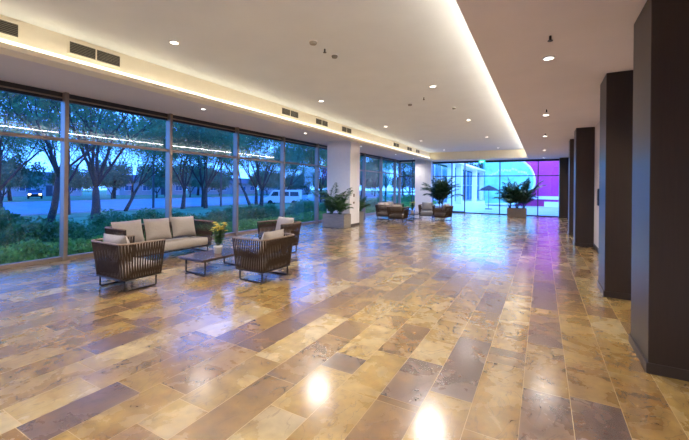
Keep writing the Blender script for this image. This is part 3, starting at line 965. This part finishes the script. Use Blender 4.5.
TG = 'trees beyond the glass wall'
tA = make_tree(21, 9.5, 0.52, 1.9, 0.26, M_leafA, 9000, 'big spreading tree with a thick forked trunk, beyond the second glazed bay', TG, limbs=6)
tA.location = (-21.5, 10.4, -0.45)
tB = make_tree(22, 9.0, 0.42, 2.6, 0.17, M_leafA, 8000, 'slim leaning tree just beyond the closest glazed bay', TG, limbs=3)
tB.location = (-19.8, 7.6, -0.42)
tC = make_tree(23, 10.0, 0.50, 2.1, 0.22, M_leafB, 9500, 'dark forked tree beyond the third glazed bay', TG, limbs=5)
tC.location = (-28.3, 23.2, -0.75)
named = [(tA, -30.0, 22.0, 'forked tree standing behind the sofa windows, across the lawn from the road', 0.9),
         (tB, -24.5, 25.5, 'slim tree beyond the fourth glazed bay, before the parked van', 1.0),
         (tC, -29.5, 31.5, 'thick trunked tree just in front of the white van', 1.0)]
for i, (src, x, y, lb, s) in enumerate(named):
    dup(src, (x, y, -0.75), rnd.uniform(0, 6), lb, TG, s)
tD = make_tree(31, 6.0, 0.75, 0.9, 0.16, M_leafB, 9000, 'low spreading dark tree lining the far side of the road, before the houses', 'low trees across the road', lsize=0.15, limbs=5, deep=False)
tD.location = (-59, 14, GZ)
for i in range(18):
    dup(tD, (-59.5 - rnd.uniform(0, 5), -2 + i * 6.6 + rnd.uniform(-2, 2) + (8 if i > 1 else 0), GZ), rnd.uniform(0, 6), None, 'low trees across the road', rnd.uniform(0.8, 1.2))
for i, (x, y) in enumerate([(-40, 92), (-33, 97), (-26, 94), (-20, 90), (-14, 96), (-46, 100), (-11, 84), (-29, 84)]):
    dup(tD, (x, y, GZ), rnd.uniform(0, 6), 'low spreading dark tree far down the lawn beyond the farthest glazed bays', 'low trees far down the lawn', rnd.uniform(1.0, 1.4))
row1 = [(-17, 0.5), (-26.5, 4), (-31, 13), (-22, 44), (-28, 50), (-17, 47), (-30, 60), (-21, 62), (-27, 8), (-31.5, 17.5), (-26, 28.5), (-32, 26), (-31, 38), (-25, 38.5), (-19, 56), (-14, 60), (-30, 72), (-22, 76), (-13, 72), (-38, 84)]
for i, (x, y) in enumerate(row1):
    z = -0.45 if x > -24 else -0.7
    dup([tA, tB, tC][(i * 2 + 1) % 3], (x, y, z), rnd.uniform(0, 6), 'leafy tree on the lawn between the glass wall and the road', 'lawn trees outside', rnd.uniform(0.85, 1.1))
for i in range(22):
    y = 0 + i * 6.3 + rnd.uniform(-2, 2)
    x = -61 - rnd.uniform(0, 9)
    dup([tC, tA][i % 2], (x, y, GZ), rnd.uniform(0, 6), 'dark tree lining the far side of the road', 'trees across the road', rnd.uniform(0.95, 1.35))

# shrubs
def make_shrub(seed, r, h, m, n, ls, label, group):
    q = random.Random(seed)
    t = thing('shrub', label, 'shrub', (0, 0, 0), 0, group)
    st = MB()
    for k in range(7):
        a = q.uniform(0, 2 * PI); rr = r * q.uniform(0.2, 0.7)
        st.tube([(0.03 * math.cos(a), 0.03 * math.sin(a), -0.05), (rr * 0.5 * math.cos(a), rr * 0.5 * math.sin(a), h * 0.4), (rr * math.cos(a), rr * math.sin(a), h * 0.8)], [0.012, 0.008, 0.004], 4)
    st.build('stem', M_bark, t)
    pts = []
    for k in range(n):
        d = Vector((q.gauss(0, 1), q.gauss(0, 1), q.gauss(0, 1))).normalized() * (q.random() ** 0.4)
        lump = 1 + 0.25 * math.sin(4 * d.x + seed) * math.cos(5 * d.y)
        pts.append(Vector((d.x * r * lump, d.y * r * lump, h * 0.5 + d.z * h * 0.5 * lump)))
    leaves_mesh(q, pts, ls, 'foliage', m, t)
    return t


SG1, SG2, SG3 = 'dark hedge shrubs outside the glass', 'bright low shrubs at the foot of the glass', 'mid hedge shrubs outside'
sA = make_shrub(1, 0.85, 1.1, M_shrub, 2600, 0.055, 'dark leafy hedge shrub outside the glass wall', SG1)
sB = make_shrub(2, 0.55, 0.45, M_shrub2, 1800, 0.045, 'bright green low shrub at the foot of the glass wall outside', SG2)
sC = make_shrub(3, 0.75, 0.8, M_shrub, 2200, 0.05, 'mid height hedge shrub between the bright low planting and the lawn', SG3)
sA.location = (-12.2, 3.4, -0.2); sB.location = (-9.15, 3.2, -0.12); sC.location = (-10.8, 3.9, -0.15)
y = 1.6
while y < 34:
    if abs(y - 3.2) > 0.3: dup(sB, (-9.15 + rnd.uniform(-0.12, 0.12), y, -0.12), rnd.uniform(0, 6), None, SG2, rnd.uniform(0.8, 1.15))
    y += rnd.uniform(0.75, 0.95)
y = 1.0
while y < 36:
    dup(sC, (-10.6 + rnd.uniform(-0.3, 0.3), y, -0.18), rnd.uniform(0, 6), None, SG3, rnd.uniform(0.7, 1.0))
    y += rnd.uniform(1.0, 1.4)
y = 0.3
while y < 38:
    dup(sA, (-12.3 + rnd.uniform(-0.5, 0.5), y, -0.25), rnd.uniform(0, 6), None, SG1, rnd.uniform(0.65, 0.95))
    y += rnd.uniform(1.2, 1.7)

# houses across the road
def house(label, x, y, w_, d_, h_, rz, group='houses across the road'):
    t = thing('house', label, 'house', (x, y, GZ), rz, group)
    MB().box(-w_ / 2, w_ / 2, -d_ / 2, d_ / 2, 0, h_).build('wall', M_house, t)
    MB().prism([(-d_ / 2 - 0.5, h_), (d_ / 2 + 0.5, h_), (0, h_ + 1.7)], 'x', -w_ / 2 - 0.5, w_ / 2 + 0.5).build('roof', M_roof, t)
    n = max(2, int(w_ / 3.2))
    for k in range(n):
        xx = -w_ / 2 + w_ * (k + 0.5) / n
        if k == n // 2:
            MB().box(xx - 0.5, xx + 0.5, -d_ / 2 - 0.06, -d_ / 2, 0, 2.1).build('door', M_roof, t)
        else:
            wo = MB().box(xx - 0.9, xx + 0.9, -d_ / 2 - 0.06, -d_ / 2, 1.0, 2.3).build('window', M_whiteb, t)
            MB().box(xx - 0.8, xx - 0.05, -d_ / 2 - 0.09, -d_ / 2 - 0.06, 1.1, 2.2).box(xx + 0.05, xx + 0.8, -d_ / 2 - 0.09, -d_ / 2 - 0.06, 1.1, 2.2).build('pane', M_blueg, wo)
    return t


house('low pale house seen across the road past the forked tree', -84, 52, 15, 8, 3.0, R(80))
house('long pale house across the road behind the sofa windows', -80, 72, 18, 8, 3.0, R(90))
house('pale house across the road behind the white van', -72, 90, 16, 8, 3.2, R(90))
house('pale house across the road, closest to the dark car', -86, 30, 14, 8, 3.0, R(85))

# van and car
def vehicle(name, label, cat, L, Wd, prof_, paint, winprof, loc, rz, lights):
    t = thing(name, label, cat, loc, rz)
    MB().prism(prof_, 'y', -Wd / 2, Wd / 2).build('body', paint, t, bevel=0.05)
    for sy in (-1, 1):
        wb = MB()
        for pr_ in winprof: wb.prism(pr_, 'y', sy * Wd / 2 - 0.01 * sy, sy * (Wd / 2 + 0.012))
        wb.build('side_window', M_cwin, t)
    for x in (-L * 0.32, L * 0.31):
        for sy in (-1, 1):
            wb = MB()
            n = 16; c = (x, 0.33); pts = [(c[0] + 0.33 * math.cos(2 * PI * k / n), c[1] + 0.33 * math.sin(2 * PI * k / n)) for k in range(n)]
            wb.prism(pts, 'y', sy * (Wd / 2 - 0.2), sy * (Wd / 2 + 0.02))
            wb.build('wheel', M_tyre, t)
    for sy in (-1, 1):
        MB().box(L / 2 - 0.08, L / 2 + 0.03, sy * Wd * 0.36 - 0.14, sy * Wd * 0.36 + 0.14, 0.62, 0.82).build('headlight', M_head if lights else M_hwin, t)
    return t


vp = [(-2.35, 0.35), (2.35, 0.35), (2.4, 0.9), (1.75, 1.15), (1.15, 1.95), (-2.3, 2.0), (-2.4, 1.2)]
vw = [[(1.45, 1.2), (1.05, 1.75), (0.45, 1.75), (0.45, 1.2)], [(0.3, 1.2), (0.3, 1.75), (-0.9, 1.75), (-0.9, 1.2)], [(-1.05, 1.2), (-1.05, 1.75), (-2.1, 1.75), (-2.15, 1.2)]]
vehicle('van', 'white van parked beyond the lawn, seen through the fourth glazed bay', 'van', 4.8, 1.8, vp, M_van, vw, (-29.5, 36.4, -0.93), R(209), False)
cp = [(-2.1, 0.3), (2.1, 0.3), (2.15, 0.75), (1.2, 0.95), (0.5, 1.42), (-1.0, 1.42), (-1.9, 0.95), (-2.1, 0.8)]
cw = [[(1.0, 0.98), (0.48, 1.34), (-0.1, 1.34), (-0.1, 0.98)], [(-0.2, 0.98), (-0.2, 1.34), (-0.95, 1.34), (-1.6, 0.98)]]
vehicle('car', 'dark car with orange headlights lit, standing across the road beyond the closest bay', 'car', 4.3, 1.75, cp, M_carp, cw, (-70, 25.0, GZ + 0.05), R(-20), True)

# poles
for i, (x, y, lb) in enumerate([(-33.5, 21.3, 'tall grey utility pole by the road behind the big forked tree'), (-31, 27.5, 'grey utility pole by the road before the third bay tree'), ]):
    t = thing('utility_pole', lb, 'pole', (x, y, -0.85))
    MB().tube([(0, 0, 0), (0, 0, 9)], [0.11, 0.08], 8).build('pole', M_pole, t, smooth=True)
    MB().box(-0.05, 0.05, -0.9, 0.9, 8.2, 8.32).build('crossarm', M_pole, t)

# ------------------------------------------------------------------ plaza beyond the far glass
MB().box(-12, 12, YF + 0.2, 75, -0.35, -0.04).build('plaza_ground', M_pave, kind='structure')
# purple building with white band
t = thing('building', 'purple rendered building with a pale horizontal band beyond the far glass', 'building', (1.5, 36, -0.04))
MB().box(-4.2, 6, 0, 5, 0, 7).build('wall', M_purple, t)
MB().box(-4.2, 6, -0.12, 0, 0.62, 0.90).build('band', M_whiteb, t)
MB().box(-1.35, 3, -0.9, -0.0, 0, 0.42).build('plinth', M_whiteb, t)
t = thing('drum_facade', 'round ended teal clad facade edged by a white arc, beyond the far planter', 'building', (-2.6, 34, 2.15))
n = 24
arc = [(2.0 * math.cos(-PI / 2 + PI * k / n), 2.0 * math.sin(-PI / 2 + PI * k / n)) for k in range(n + 1)]
MB().tube([(-1.9, 0, -2.05)] + [(x * 1.01, 0, z * 1.01) for x, z in arc] + [(-1.9, 0, 2.05)], 0.09, 8).build('ring', M_whiteb, t, smooth=True)
MB().prism([(-1.9, -2.0)] + arc + [(-1.9, 2.0)], 'y', 0.0, 1.6).build('cladding', M_teal, t)
tr = MB()
q = random.Random(4)
for k in range(26):
    a = -1.5 + 3.0 * k / 25; zz = 0.75 + 0.35 * math.cos(a * 1.2) + q.uniform(-0.1, 0.1)
    tr.box(a - 0.03, a + 0.03, -0.05, 0, zz - 0.18, zz, )
tr.build('crest', M_whiteb, t)
# white colonnade with glass behind
t = thing('colonnade_building', 'white colonnade with blue glass running back from the far doors', 'building', (-7.0, 30, -0.04))
for y in (1.7, 5.2, 14, 19.6, 28.4):
    MB().box(-0.25, 0.25, y - 0.3, y + 0.3, 0, 3.8).build('column', M_whiteb, t)
MB().box(-1.2, 0.45, 0.0, 32, 3.75, 3.95).build('canopy', M_whiteb, t)
MB().box(-2.4, -2.0, 0.5, 32, 0, 3.75).build('glass_wall', M_blueg, t)
MB().box(-2.4, 12, 38, 40, 0, 9).build('end_wall', M_teal, t)
fr = MB()
for k in range(12):
    fr.box(-2.0, -1.92, 0.8 + k * 2.7, 0.9 + k * 2.7, 0, 3.75)
fr.box(-2.0, -1.92, 0.8, 32, 1.9, 1.98)
fr.build('glazing_bars', M_whiteb, t)
# dark café umbrella
for (x, y, lb) in ((-3.45, 28.0, 'dark open umbrella standing on the plaza beyond the far planter'),):
    t = thing('umbrella', lb, 'umbrella', (x, y, -0.04))
    MB().tube([(0, 0, 0), (0, 0, 1.75)], 0.02, 6).build('pole', M_pole, t)
    MB().lathe([(0.75, 1.38), (0.5, 1.56), (0.02, 1.78), (0.0, 1.76), (0.5, 1.54), (0.74, 1.37)], n=16).build('canopy', M_canvas, t)
    MB().lathe([(0.25, 0.0), (0.25, 0.06), (0.03, 0.08)], n=14).build('base', M_pole, t)
